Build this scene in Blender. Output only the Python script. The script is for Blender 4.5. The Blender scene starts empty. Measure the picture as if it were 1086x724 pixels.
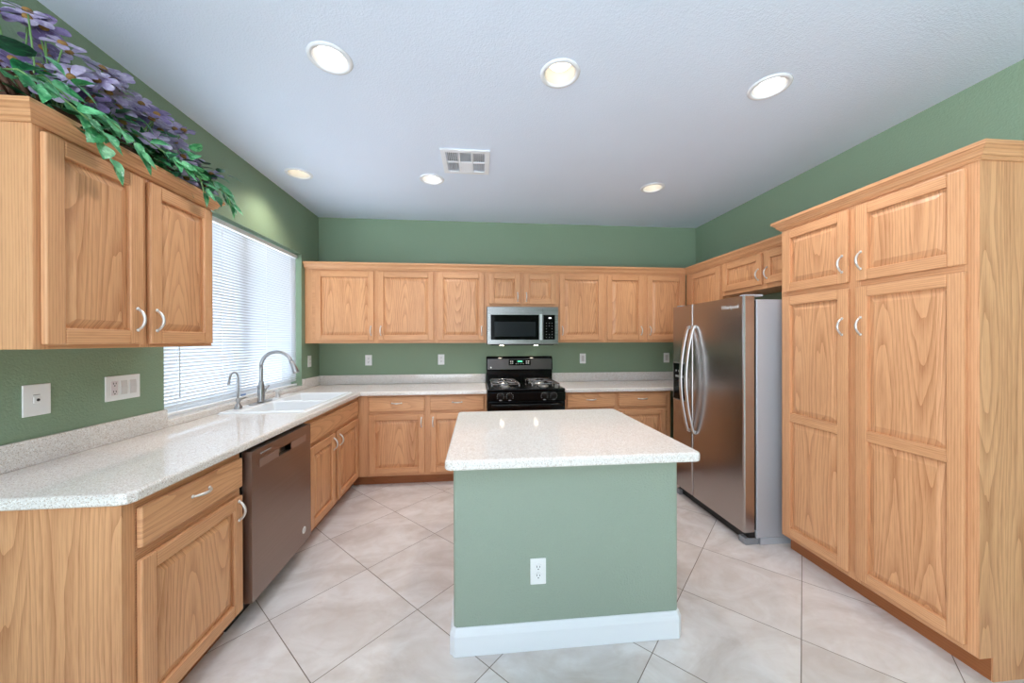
import bpy, bmesh, math, random
from mathutils import Vector, Matrix, Euler
random.seed(11)
PI = math.pi
scene = bpy.context.scene
COL = scene.collection

# ------------------------------------------------------------------ camera
F_PX, YAW, PITCH, ROLL, ZC = 374.15, 0.0951, -0.003, -0.0027, 1.397
cd = bpy.data.cameras.new('camera'); cam = bpy.data.objects.new('camera', cd); COL.objects.link(cam)
cd.sensor_width = 36.0; cd.lens = F_PX / 1086 * 36.0; cd.clip_start = 0.02
_f = Vector((math.sin(YAW)*math.cos(PITCH), math.cos(YAW)*math.cos(PITCH), math.sin(PITCH)))
_r = Vector((math.cos(YAW), -math.sin(YAW), 0)); _u = _r.cross(_f)
_r, _u = _r*math.cos(ROLL)+_u*math.sin(ROLL), _u*math.cos(ROLL)-_r*math.sin(ROLL)
M = Matrix((( _r.x, _u.x, -_f.x, 0), (_r.y, _u.y, -_f.y, 0), (_r.z, _u.z, -_f.z, ZC), (0,0,0,1)))
cam.matrix_world = M
scene.camera = cam

# ------------------------------------------------------------------ exposure, sky, sun
scene.view_settings.view_transform = 'Standard'; scene.view_settings.look = 'None'
scene.view_settings.exposure = 0.60; scene.view_settings.gamma = 1.0
scene.view_settings.use_curve_mapping = False
scene.cycles.use_denoising = True
scene.cycles.max_bounces = 10; scene.cycles.diffuse_bounces = 5
scene.cycles.sample_clamp_indirect = 6.0
SKY_ROOM = 1.9      # overcast sky seen through the open side behind the camera
GROUND_FILL = 4.0         # added upward glow that lifts the ceiling
SKY_WINDOW = 6.5     # bright side of the sky, beyond the kitchen window
w = bpy.data.worlds.new('world'); scene.world = w; w.use_nodes = True
nt = w.node_tree; nt.nodes.clear()
tc = nt.nodes.new('ShaderNodeTexCoord'); sx = nt.nodes.new('ShaderNodeSeparateXYZ')
nt.links.new(tc.outputs['Generated'], sx.inputs[0])
mr = nt.nodes.new('ShaderNodeMapRange'); mr.interpolation_type = 'SMOOTHSTEP'
mr.inputs['From Min'].default_value = 0.55; mr.inputs['From Max'].default_value = 0.8
mr.inputs['To Min'].default_value = SKY_ROOM; mr.inputs['To Max'].default_value = SKY_WINDOW
neg = nt.nodes.new('ShaderNodeMath'); neg.operation = 'MULTIPLY'; neg.inputs[1].default_value = -1
nt.links.new(sx.outputs['X'], neg.inputs[0]); nt.links.new(neg.outputs[0], mr.inputs['Value'])
bgn = nt.nodes.new('ShaderNodeBackground'); bgn.inputs['Color'].default_value = (0.82, 0.92, 1.0, 1)
gr = nt.nodes.new('ShaderNodeMapRange')      # invented fill glow below the horizon
gr.inputs['From Min'].default_value = 0.02; gr.inputs['From Max'].default_value = -0.06
gr.inputs['To Min'].default_value = 0.0; gr.inputs['To Max'].default_value = GROUND_FILL
nt.links.new(sx.outputs['Z'], gr.inputs['Value'])
ad = nt.nodes.new('ShaderNodeMath'); ad.operation = 'ADD'
nt.links.new(mr.outputs[0], ad.inputs[0]); nt.links.new(gr.outputs[0], ad.inputs[1])
nt.links.new(ad.outputs[0], bgn.inputs['Strength'])
wo = nt.nodes.new('ShaderNodeOutputWorld'); nt.links.new(bgn.outputs[0], wo.inputs[0])
LAMP_W = 21.0

# ------------------------------------------------------------------ room numbers
XL, XR, YB, ZCL = -1.752, 2.65, 4.083, 2.761
WY0, WY1, WZ0, WZ1 = 2.149, 3.697, 0.955, 2.262      # kitchen window opening
YFRONT = -0.9                                           # left wall stops here behind the camera, left open for daylight

# ------------------------------------------------------------------ materials
def lin(r, g, b):
    f = lambda c: (c/12.92 if c <= 0.04045 else ((c+0.055)/1.055)**2.4)
    return (f(r/255), f(g/255), f(b/255), 1)

class NT:
    def __init__(s, name):
        s.m = bpy.data.materials.new(name); s.m.use_nodes = True
        s.t = s.m.node_tree; s.b = s.t.nodes['Principled BSDF']; s.out = s.t.nodes['Material Output']
    def n(s, typ, **kw):
        nd = s.t.nodes.new(typ)
        for k, v in kw.items():
            if k in ('operation', 'blend_type', 'data_type', 'noise_dimensions', 'feature', 'interpolation_type'): setattr(nd, k, v)
        return nd
    def put(s, sock, v):
        if hasattr(v, 'is_output'): s.t.links.new(v, sock)
        else: sock.default_value = v
    def math(s, op, a, b=0.0, c=None):
        nd = s.n('ShaderNodeMath', operation=op)
        s.put(nd.inputs[0], a); s.put(nd.inputs[1], b)
        if c is not None: s.put(nd.inputs[2], c)
        return nd.outputs[0]
    def vmath(s, op, a, b):
        nd = s.n('ShaderNodeVectorMath', operation=op); s.put(nd.inputs[0], a); s.put(nd.inputs[1], b)
        return nd.outputs[0]
    def xyz(s, v):
        nd = s.n('ShaderNodeSeparateXYZ'); s.put(nd.inputs[0], v); return nd.outputs
    def comb(s, x, y, z):
        nd = s.n('ShaderNodeCombineXYZ')
        s.put(nd.inputs[0], x); s.put(nd.inputs[1], y); s.put(nd.inputs[2], z); return nd.outputs[0]
    def noise(s, v, scale, detail=2.0, rough=0.5, dist=0.0):
        nd = s.n('ShaderNodeTexNoise'); s.put(nd.inputs['Vector'], v)
        nd.inputs['Scale'].default_value = scale; nd.inputs['Detail'].default_value = detail
        nd.inputs['Roughness'].default_value = rough; nd.inputs['Distortion'].default_value = dist
        return nd.outputs[0]
    def rng(s, v, a, b, c=0.0, d=1.0):
        nd = s.n('ShaderNodeMapRange'); s.put(nd.inputs['Value'], v)
        for k, x in zip(('From Min', 'From Max', 'To Min', 'To Max'), (a, b, c, d)): s.put(nd.inputs[k], x)
        return nd.outputs[0]
    def mix(s, f, a, b, mode='MIX'):
        nd = s.n('ShaderNodeMix', data_type='RGBA', blend_type=mode)
        s.put(nd.inputs[0], f); s.put(nd.inputs[6], a); s.put(nd.inputs[7], b); return nd.outputs[2]
    def bump(s, h, strength, dist):
        nd = s.n('ShaderNodeBump'); nd.inputs['Strength'].default_value = strength; nd.inputs['Distance'].default_value = dist
        s.put(nd.inputs['Height'], h); s.t.links.new(nd.outputs[0], s.b.inputs['Normal'])
    def set(s, **kw):
        for k, v in kw.items(): s.put(s.b.inputs[k.replace('_', ' ')], v)
        return s.m

def plain(name, col, rough=0.5, metal=0.0, **kw):
    t = NT(name); return t.set(Base_Color=col, Roughness=rough, Metallic=metal, **kw)

def oak(name, horizontal=False, light=(226,182,132), dark=(176,124,76), contrast=1.0, rough=0.38, cathedral=True):
    t = NT(name)
    co = t.n('ShaderNodeTexCoord').outputs['Object']
    rnd = t.n('ShaderNodeObjectInfo').outputs['Random']
    x, y, z = t.xyz(co)[0:3]
    if horizontal: along, across = t.math('ADD', x, t.math('MULTIPLY', y, 1.0)), z
    else: along, across = z, t.math('ADD', x, y)
    # glued-up boards
    bx = t.math('ADD', t.math('MULTIPLY', across, 1/0.17), t.math('MULTIPLY', rnd, 7.3))
    bid = t.math('FLOOR', bx)
    fx = t.math('MULTIPLY', t.math('SUBTRACT', t.math('FRACT', bx), 0.5), 0.17)
    wn = t.n('ShaderNodeTexWhiteNoise'); wn.noise_dimensions = '2D'
    t.put(wn.inputs['Vector'], t.comb(bid, t.math('MULTIPLY', rnd, 91.0), 0.0)); hsh = wn.outputs['Value']
    zo = t.math('ADD', along, t.math('MULTIPLY', hsh, 23.0))
    d = t.math('ADD', 0.012, t.math('MULTIPLY', t.noise(t.comb(0.3, 0.0, zo), 0.75, 0.0), 0.16))
    wob = t.math('MULTIPLY', t.math('SUBTRACT', t.noise(t.comb(t.math('MULTIPLY', fx, 9.0), rnd, t.math('MULTIPLY', zo, 0.9)), 3.0, 1.0), 0.5), 0.010)
    fx2 = t.math('ADD', fx, t.math('MULTIPLY', t.math('SUBTRACT', hsh, 0.5), 0.05))
    r = t.math('ADD', t.math('SQRT', t.math('ADD', t.math('MULTIPLY', fx2, fx2), t.math('MULTIPLY', d, d))), wob)
    if not cathedral: r = t.math('ADD', fx, t.math('MULTIPLY', wob, 0.8))
    ring = t.math('FRACT', t.math('MULTIPLY', r, 105.0))
    ring = t.math('POWER', t.math('SUBTRACT', 1.0, ring), 2.2)
    pore = t.noise(t.comb(t.math('MULTIPLY', across, 260.0), hsh, t.math('MULTIPLY', along, 9.0)), 1.0, 2.0, 0.6)
    pore = t.rng(pore, 0.45, 0.72)
    broad = t.noise(t.comb(t.math('MULTIPLY', across, 14.0), rnd, t.math('MULTIPLY', along, 1.0)), 1.3, 2.0)
    f = t.math('ADD', t.math('MULTIPLY', ring, 0.34*contrast), t.math('MULTIPLY', pore, 0.24*contrast))
    f = t.math('ADD', f, t.math('MULTIPLY', t.math('SUBTRACT', broad, 0.5), 0.6))
    f = t.math('ADD', f, t.math('MULTIPLY', t.math('SUBTRACT', hsh, 0.5), 0.12))
    cl = t.n('ShaderNodeClamp'); t.put(cl.inputs[0], f)
    c = t.mix(cl.outputs[0], lin(*light), lin(*dark))
    t.bump(pore, 0.04, 0.0005)
    return t.set(Base_Color=c, Roughness=rough, Specular_IOR_Level=0.35)

OAKC = dict(light=(218,163,119), dark=(148,84,44))
OV = oak('oak_vertical_grain', cathedral=False, **OAKC); OH = oak('oak_horizontal_grain', True, cathedral=False, **OAKC); OD = oak('oak_drawer_grain', True, **OAKC)
OP = oak('oak_panel_grain', contrast=1.25, **OAKC)
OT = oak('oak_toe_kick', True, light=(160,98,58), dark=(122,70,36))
OAK = [OV, OH, OD]

def wall_paint(name, col, scale=150.0, s=0.35):
    t = NT(name); co = t.n('ShaderNodeTexCoord').outputs['Object']
    a = t.noise(co, scale, 2.0, 0.55); b = t.noise(co, scale*0.3, 1.0)
    t.bump(t.math('ADD', t.rng(a, 0.42, 0.62), t.math('MULTIPLY', b, 0.6)), s, 0.002)
    v = t.noise(co, 2.0, 2.0)
    return t.set(Base_Color=t.mix(t.math('MULTIPLY', v, 0.35), col, tuple(c*0.86 for c in col[:3])+(1,)), Roughness=0.48, Specular_IOR_Level=0.3)
GREEN = wall_paint('green_wall_paint', lin(136,157,132), 110, 0.3)
GREEN_I = wall_paint('green_wall_paint_lit', lin(155,168,153), 110, 0.45)  # same green as the walls, lightened for the light on the island
CEIL = wall_paint('ceiling_paint', lin(228,238,255), 120, 0.3)

def speckle(name, base, rough):
    t = NT(name); co = t.n('ShaderNodeTexCoord').outputs['Object']
    def dots(scale, thr, colr, prev, amt):
        v = t.n('ShaderNodeTexVoronoi'); t.put(v.inputs['Vector'], co); v.inputs['Scale'].default_value = scale
        h = t.n('ShaderNodeTexWhiteNoise'); t.put(h.inputs['Vector'], v.outputs['Color'])
        near = t.math('LESS_THAN', v.outputs['Distance'], 0.42)
        pick = t.math('LESS_THAN', h.outputs['Value'], thr)
        return t.mix(t.math('MULTIPLY', t.math('MULTIPLY', near, pick), amt), prev, colr)
    c = dots(210, 0.35, lin(198,178,160), base, 0.75)
    c = dots(290, 0.25, lin(150,134,124), c, 0.5)
    c = dots(170, 0.22, lin(250,248,245), c, 0.9)
    c = dots(330, 0.07, lin(104,96,92), c, 0.6)
    return t.set(Base_Color=c, Roughness=rough, Specular_IOR_Level=0.5)
STONE = speckle('speckled_solid_surface', lin(232,226,221), 0.08)

def floor_mat():
    t = NT('floor_tile'); co = t.n('ShaderNodeTexCoord').outputs['Object']
    x, y, z = t.xyz(co)[0:3]
    S = 0.7262
    u = t.math('DIVIDE', t.math('SUBTRACT', t.math('ADD', x, y), 0.823), S)
    v = t.math('DIVIDE', t.math('ADD', t.math('SUBTRACT', x, y), 0.010), S)
    du = t.math('ABSOLUTE', t.math('SUBTRACT', t.math('FRACT', u), 0.5))
    dv = t.math('ABSOLUTE', t.math('SUBTRACT', t.math('FRACT', v), 0.5))
    g = t.math('MAXIMUM', du, dv)
    grout = t.rng(g, 0.4955, 0.4972)
    wn = t.n('ShaderNodeTexWhiteNoise'); t.put(wn.inputs['Vector'], t.comb(t.math('FLOOR', u), t.math('FLOOR', v), 3.0))
    off = t.vmath('ADD', co, t.vmath('MULTIPLY', wn.outputs['Color'], (9.0, 9.0, 9.0)))
    st = t.vmath('MULTIPLY', off, (1.0, 1.7, 1.0))
    m1 = t.noise(st, 2.3, 5.0, 0.62, 1.2); m2 = t.noise(off, 9.0, 4.0, 0.6, 0.8)
    c = t.mix(t.rng(m1, 0.33, 0.68), lin(204,194,189), lin(230,225,223))
    c = t.mix(t.math('MULTIPLY', t.rng(m2, 0.45, 0.75), 0.30), c, lin(194,176,162))
    c = t.mix(t.math('MULTIPLY', wn.outputs['Value'], 0.12), c, lin(200,186,176))
    c = t.mix(grout, c, lin(122,108,98))
    t.bump(t.math('SUBTRACT', 1.0, grout), 0.5, 0.0015)
    return t.set(Base_Color=c, Roughness=t.rng(grout, 0.0, 1.0, 0.24, 0.8), Specular_IOR_Level=0.4)
FLOOR = floor_mat()

def brushed(name, col, rough, vertical=True, bump=0.03, vary=True):
    t = NT(name); co = t.n('ShaderNodeTexCoord').outputs['Object']
    k = (220.0, 220.0, 1.5) if not vertical else (1.5, 1.5, 260.0)
    n = t.noise(t.vmath('MULTIPLY', co, k), 1.0, 2.0)
    if not vary: return t.set(Base_Color=col, Metallic=1.0, Roughness=rough)
    t.bump(n, bump, 0.0004)
    return t.set(Base_Color=col, Metallic=1.0, Roughness=t.rng(n, 0.3, 0.7, rough*0.85, rough*1.15))
STEEL_F = brushed('stainless_fridge_door', lin(182,174,171), 0.25, True, 0.0, False)
STEEL_D = brushed('stainless_dishwasher_door', lin(156,140,132), 0.40, True, 0.004)
STEEL_M = brushed('stainless_microwave', lin(148,147,146), 0.30)
CHROME = plain('brushed_nickel', lin(220,217,214), 0.28, 0.72)
NICKEL = plain('faucet_nickel', lin(172,172,174), 0.30, 1.0)
HANDLE_S = plain('satin_steel_handle', lin(226,226,228), 0.30, 1.0)
FRIDGE_G = plain('grey_fridge_side', lin(184,186,192), 0.38, 0.25)
BLACK = plain('black_enamel', lin(12,12,13), 0.12, Specular_IOR_Level=0.25)
BLACKG = plain('black_glass', lin(6,6,7), 0.06, Specular_IOR_Level=0.12)
PANEL_DK = plain('smoky_steel_panel', lin(84,78,76), 0.28, 0.8)
DKGLASS = plain('dark_window_mesh', lin(30,34,37), 0.2, Specular_IOR_Level=0.15)
MATBLK = plain('black_plastic', lin(18,18,18), 0.5)
IRON = plain('cast_iron_grate', lin(150,150,154), 0.25, 0.85)  # black grates coloured pale to stand for their bright reflections
WHITE = plain('white_plastic', lin(238,238,238), 0.35)
SLOT = plain('dark_slot', lin(40,40,42), 0.6)
TRIMW = plain('white_trim_paint', lin(236,238,243), 0.4)
SINKW = plain('white_sink_enamel', lin(238,241,244), 0.15)
VINYL = plain('white_vinyl_frame', lin(225,228,232), 0.4)
MARK = plain('white_print', lin(235,235,235), 0.5)
GREYP = plain('grey_print', lin(150,150,150), 0.5)
BLUEP = plain('pale_blue_print', lin(120,150,205), 0.5)
BTNG = plain('grey_button', lin(196,194,196), 0.4)
DUCT = plain('grey_duct', lin(120,123,128), 0.7)

def emit(name, col, strength):
    t = NT(name); e = t.n('ShaderNodeEmission'); e.inputs[0].default_value = col; e.inputs[1].default_value = strength
    t.t.links.new(e.outputs[0], t.out.inputs[0]); return t.m
BULB_C = emit('cool_bulb', (1.0, 0.98, 0.96, 1), 3.0); BULB_W = emit('warm_bulb', (1.0, 0.88, 0.68, 1), 2.6)
CLOCK = emit('green_clock_digits', (0.12, 1.0, 0.45, 1), 1.6); LCD = emit('white_display_digits', (0.9, 0.95, 1.0, 1), 1.5)

def slat_mat():
    t = NT('blind_slat_white')
    d = t.n('ShaderNodeBsdfDiffuse'); d.inputs[0].default_value = lin(226,229,234)
    tr = t.n('ShaderNodeBsdfTranslucent'); tr.inputs[0].default_value = lin(236,240,248)
    mx = t.n('ShaderNodeMixShader'); mx.inputs[0].default_value = 0.05
    t.t.links.new(d.outputs[0], mx.inputs[1]); t.t.links.new(tr.outputs[0], mx.inputs[2]); t.t.links.new(mx.outputs[0], t.out.inputs[0])
    return t.m
SLAT = slat_mat()
def glass_mat():
    t = NT('window_glass')
    a = t.n('ShaderNodeBsdfTransparent'); a.inputs[0].default_value = (0.74, 0.77, 0.79, 1)
    g = t.n('ShaderNodeBsdfGlossy'); g.inputs['Roughness'].default_value = 0.02
    mx = t.n('ShaderNodeMixShader'); mx.inputs[0].default_value = 0.06
    t.t.links.new(a.outputs[0], mx.inputs[1]); t.t.links.new(g.outputs[0], mx.inputs[2]); t.t.links.new(mx.outputs[0], t.out.inputs[0])
    return t.m
GLASS = glass_mat()

def leaf_mat(name, a, b, edge):
    t = NT(name); co = t.n('ShaderNodeTexCoord').outputs['Object']
    n = t.noise(co, 26.0, 3.0, 0.6)
    c = t.mix(t.rng(n, 0.42, 0.60), lin(*a), lin(*b)); c = t.mix(t.math('MULTIPLY', t.rng(t.noise(co, 55.0, 2.0), 0.60, 0.70), 0.6), c, lin(*edge))
    return t.set(Base_Color=c, Roughness=0.42, Specular_IOR_Level=0.4)
LEAF = leaf_mat('variegated_leaf', (52,138,84), (118,198,138), (200,234,206))
LEAF_D = leaf_mat('dark_leaf', (16,66,38), (36,112,66), (80,160,104))
PETAL = leaf_mat('lilac_petal', (150,134,172), (186,174,200), (220,212,224))
PETAL_D = leaf_mat('purple_petal', (96,80,122), (132,114,156), (170,156,190))
CORE = plain('ochre_flower_centre', lin(150,112,60), 0.8)
STEM = plain('green_stem', lin(120,160,96), 0.6)
TWIG = plain('brown_twig', lin(84,52,34), 0.7)
def wicker_mat():
    t = NT('dark_wicker'); co = t.n('ShaderNodeTexCoord').outputs['Object']
    n = t.noise(t.vmath('MULTIPLY', co, (8.0, 8.0, 90.0)), 1.0, 2.0)
    t.bump(n, 0.8, 0.006)
    return t.set(Base_Color=t.mix(n, lin(38,24,18), lin(104,66,42)), Roughness=0.7)
WICKER = wicker_mat()

# ------------------------------------------------------------------ mesh helpers
class MB:
    def __init__(s): s.bm = bmesh.new()
    def box(s, x0, x1, y0, y1, z0, z1, mi=0):
        v = [s.bm.verts.new(p) for p in ((x0,y0,z0),(x1,y0,z0),(x1,y1,z0),(x0,y1,z0),(x0,y0,z1),(x1,y0,z1),(x1,y1,z1),(x0,y1,z1))]
        for f in ((0,3,2,1),(4,5,6,7),(0,1,5,4),(1,2,6,5),(2,3,7,6),(3,0,4,7)):
            s.bm.faces.new([v[i] for i in f]).material_index = mi
        return v
    def quadloft(s, rings, mi=0, cap0=True, cap1=True, smooth=False):
        """rings: lists of equal length points, joined in order"""
        R = [[s.bm.verts.new(p) for p in r] for r in rings]; n = len(R[0])
        for a, b in zip(R[:-1], R[1:]):
            for i in range(n):
                f = s.bm.faces.new((a[i], a[(i+1)%n], b[(i+1)%n], b[i])); f.material_index = mi; f.smooth = smooth
        if cap0: s.bm.faces.new(list(reversed(R[0]))).material_index = mi
        if cap1: s.bm.faces.new(R[-1]).material_index = mi
        return R
    def prism(s, poly, z0, z1, mi=0):
        s.quadloft([[(x,y,z0) for x,y in poly], [(x,y,z1) for x,y in poly]], mi)
    def prism_x(s, poly, x0, x1, mi=0):   # poly in (y,z)
        s.quadloft([[(x0,y,z) for y,z in poly], [(x1,y,z) for y,z in poly]], mi)
    def lathe(s, prof, c=(0,0,0), axis='z', n=24, mi=0, cap0=True, cap1=True):
        rings = []
        for r, h in prof:
            ring = []
            for i in range(n):
                a = 2*PI*i/n; p = (r*math.cos(a), r*math.sin(a), h)
                if axis == 'y': p = (p[0], h, p[1])
                elif axis == '-y': p = (p[0], -h, p[1])
                elif axis == 'x': p = (h, p[0], p[1])
                ring.append((c[0]+p[0], c[1]+p[1], c[2]+p[2]))
            rings.append(ring)
        s.quadloft(rings, mi, cap0, cap1, True)
    def tube(s, pts, rad, n=10, mi=0, flat=1.0):
        P = [Vector(p) for p in pts]; rings = []; up = None
        for i, p in enumerate(P):
            t = (P[min(i+1, len(P)-1)] - P[max(i-1, 0)]).normalized()
            if up is None:
                up = Vector((0,0,1)) if abs(t.z) < 0.9 else Vector((1,0,0))
            side = t.cross(up).normalized(); up = side.cross(t).normalized()
            r = rad[i] if isinstance(rad, (list, tuple)) else rad
            rings.append([p + side*(r*math.cos(2*PI*k/n)*flat) + up*(r*math.sin(2*PI*k/n)) for k in range(n)])
        s.quadloft(rings, mi, True, True, True)
    def sweep(s, path, prof, mi=0):
        """moulding: path of (x,y), prof of (out,z); out is to the right of travel"""
        P = [Vector((a,b)) for a,b in path]; rings = []
        for i, p in enumerate(P):
            ns = []
            if i > 0: d = (P[i]-P[i-1]).normalized(); ns.append(Vector((d.y,-d.x)))
            if i < len(P)-1: d = (P[i+1]-P[i]).normalized(); ns.append(Vector((d.y,-d.x)))
            n = sum(ns, Vector((0,0))); n = n.normalized(); k = 1/max(0.3, n.dot(ns[0]))
            rings.append([(p.x+n.x*o*k, p.y+n.y*o*k, z) for o, z in prof])
        s.quadloft(rings, mi)
    def build(s, name, mats, parent=None, bevel=0.0, seg=2, smooth_angle=None):
        bmesh.ops.recalc_face_normals(s.bm, faces=s.bm.faces[:])
        me = bpy.data.meshes.new(name); s.bm.to_mesh(me); s.bm.free()
        for m in (mats if isinstance(mats, (list, tuple)) else [mats]): me.materials.append(m)
        o = bpy.data.objects.new(name, me); COL.objects.link(o); o.parent = parent
        if bevel:
            md = o.modifiers.new('bevel', 'BEVEL'); md.width = bevel; md.segments = seg; md.limit_method = 'ANGLE'; md.angle_limit = math.radians(35)
        return o

def tag(o, label=None, cat=None, group=None, kind=None):
    if label: o['label'] = label
    if cat: o['category'] = cat
    if group: o['group'] = group
    if kind: o['kind'] = kind
    return o
def empty(name, loc, rz, label, cat, group=None):
    o = bpy.data.objects.new(name, None); COL.objects.link(o); o.location = loc; o.rotation_euler = (0,0,rz); o.empty_display_size = 0.1
    return tag(o, label, cat, group)
def structure(o): o['kind'] = 'structure'; return o
def cut(o, cutters):
    """subtract the cutter meshes for good"""
    for c in cutters:
        md = o.modifiers.new('cut', 'BOOLEAN'); md.object = c; md.operation = 'DIFFERENCE'; md.solver = 'EXACT'
    bpy.context.view_layer.update()
    dg = bpy.context.evaluated_depsgraph_get()
    me = bpy.data.meshes.new_from_object(o.evaluated_get(dg)); o.modifiers.clear(); o.data = me
    for c in cutters: bpy.data.objects.remove(c)
    return o
def text_mesh(name, body, size, mat, parent, loc, rot, extrude=0.0004, align='CENTER'):
    cu = bpy.data.curves.new(name, 'FONT'); cu.body = body; cu.size = size; cu.extrude = extrude; cu.align_x = align; cu.align_y = 'CENTER'
    tmp = bpy.data.objects.new(name+'_tmp', cu); COL.objects.link(tmp); bpy.context.view_layer.update()
    me = bpy.data.meshes.new_from_object(tmp.evaluated_get(bpy.context.evaluated_depsgraph_get()))
    bpy.data.objects.remove(tmp); me.materials.clear(); me.materials.append(mat)
    o = bpy.data.objects.new(name, me); COL.objects.link(o); o.parent = parent; o.location = loc; o.rotation_euler = rot
    return o

# ------------------------------------------------------------------ room shell
b = MB(); b.box(XL-0.15, XR+0.15, -2.6, YB+0.15, -0.1, 0.0); structure(b.build('floor', FLOOR))
b = MB(); b.box(XL-0.15, XR+0.15, YB, YB+0.15, 0.0, ZCL); structure(b.build('wall_back', GREEN))
b = MB(); b.box(XR, XR+0.15, -2.6, YB, 0.0, ZCL); structure(b.build('wall_right', GREEN))  # unseen stretch behind the camera extended to hold light off the left wall
b = MB(); WT = 0.17
b.box(XL-WT, XL, YFRONT, WY0, 0.0, ZCL); b.box(XL-WT, XL, WY1, YB, 0.0, ZCL)
b.box(XL-WT, XL, WY0, WY1, 0.0, WZ0-0.035); b.box(XL-WT, XL, WY0, WY1, WZ1, ZCL)
structure(b.build('wall_left', GREEN))
b2 = MB(); b2.box(0.45, XR, -2.6, -2.45, 0.0, ZCL); structure(b2.build('rear_light_block', GREEN))  # unseen partition added to keep rear light off the pantry side
LIGHTS = [(-0.709, 1.784, 'c'), (0.42, 1.777, 'w'), (1.567, 1.767, 'c'), (-1.452, 3.031, 'w'), (-0.387, 3.037, 'c'), (1.557, 3.03, 'w')]
b = MB(); b.box(XL-0.15, XR+0.15, -2.6, YB+0.15, ZCL, ZCL+0.2)
ceil = structure(b.build('ceiling', CEIL))
cuts = []
for x, y, k in LIGHTS:
    c = MB(); c.lathe([(0.082, -0.05), (0.082, 0.14)], (x, y, ZCL), n=40); cuts.append(c.build('cut', CEIL))
c = MB(); c.box(-0.232, 0.052, 2.572, 2.856, ZCL-0.05, ZCL+0.08); cuts.append(c.build('cut', CEIL))
cut(ceil, cuts)

# window in the left wall
win = bpy.data.objects.new('window_1', None); COL.objects.link(win); win.location = (XL-0.13, 0, 0); structure(win)
ym = (WY0+WY1)/2
b = MB(); t_ = 0.055
b.box(-0.03, 0.03, WY0, WY0+t_, WZ0, WZ1); b.box(-0.03, 0.03, WY1-t_, WY1, WZ0, WZ1)
b.box(-0.03, 0.03, WY0+t_, WY1-t_, WZ0, WZ0+t_); b.box(-0.03, 0.03, WY0+t_, WY1-t_, WZ1-t_, WZ1)
b.box(-0.03, 0.03, ym-0.04, ym+0.04, WZ0+t_, WZ1-t_)
b.build('window_frame', VINYL, win, 0.004)
for a0, a1 in ((WY0+t_, ym-0.04), (ym+0.04, WY1-t_)):
    b = MB(); b.box(-0.004, 0.004, a0, a1, WZ0+t_, WZ1-t_); b.build('window_pane', GLASS, win)

# ------------------------------------------------------------------ cabinets
CROWN = [(0,0), (0.006,0), (0.010,0.010), (0.018,0.016), (0.024,0.034), (0.036,0.048), (0.042,0.052), (0.042,0.070), (0,0.070)]
def pull(parent, x, z, vertical=True, y=-0.02, L=0.088):
    m = MB(); N = 12; pts = []; rad = []
    for i in range(N+1):
        q = i/N; s_ = (q-0.5)*L; o = -0.002-0.026*math.sin(PI*q)**0.75
        pts.append((x, y+o, z+s_) if vertical else (x+s_, y+o, z)); rad.append(0.0046+0.0014*math.sin(PI*q))
    m.tube(pts, rad, 10)
    for e in (-1, 1):
        cx, cz = (x, z+e*L/2) if vertical else (x+e*L/2, z)
        m.lathe([(0.0075, 0), (0.0075, 0.003), (0.004, 0.006)], (cx, y, cz), '-y', 12)
    return tag(m.build('handle', CHROME, parent), 'curved satin metal pull handle')
def raised(x0, x1, z0, z1, parent):
    m = MB(); i = 0.004
    def R(k, y): return [(x0+k, y, z0+k), (x1-k, y, z0+k), (x1-k, y, z1-k), (x0+k, y, z1-k)]
    m.quadloft([R(-0.004, -0.002), R(-0.004, -0.0045), R(0.005, -0.0045), R(0.034, -0.0160), R(0.036, -0.0160)], 0)
    return m.build('panel', OP, parent)
def door(parent, x0, x1, z0, z1, handle=None, splits=(), st=0.056, hz=None, name='door'):
    """handle: ('l' or 'r', z)"""
    m = MB(); y0, y1 = -0.0205, -0.001
    m.box(x0, x0+st, y0, y1, z0, z1, 0); m.box(x1-st, x1, y0, y1, z0, z1, 0)
    zs = [(z0, z0+st)] + [s_ for s_ in splits] + [(z1-st, z1)]
    for a, c in zs: m.box(x0+st, x1-st, y0, y1, a, c, 1)
    d = m.build(name, OAK, parent, 0.0045, 2)
    for (a, c), (e, f) in zip(zs[:-1], zs[1:]): raised(x0+st, x1-st, c, e, d)
    if handle: pull(d, x0+st*0.5 if handle[0] == 'l' else x1-st*0.5, handle[1])
    return d
def drawer(parent, x0, x1, z0, z1, handle=True, name='drawer'):
    m = MB(); m.box(x0, x1, -0.0205, -0.001, z0, z1, 2); d = m.build(name, OAK, parent, 0.006, 3)
    if handle: pull(d, (x0+x1)/2, (z0+z1)/2+0.012, False)
    return d
def carcass(parent, w_, d_, z0, z1, stiles, rails, toe=False, toe_l=0.0, toe_r=0.0):
    m = MB(); m.box(0, w_, 0.020, d_, z0, z1, 0); m.build('body', OAK, parent, 0.001, 1)
    m = MB(); xs = [0.0]
    for c, h in stiles: m.box(c-h, c+h, 0.0, 0.0195, z0, z1, 0)
    edges = sorted(stiles); prev = None
    for (c, h), (c2, h2) in zip(edges[:-1], edges[1:]):
        for a, e in rails: m.box(c+h, c2-h2, 0.0006, 0.0195, a, e, 1)
    m.build('face_frame', OAK, parent, 0.0012, 1)
    if toe:
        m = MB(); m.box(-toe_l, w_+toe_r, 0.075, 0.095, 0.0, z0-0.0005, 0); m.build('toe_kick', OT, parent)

R90 = PI/2
UZ0, UZ1 = 1.372, 2.13
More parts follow.
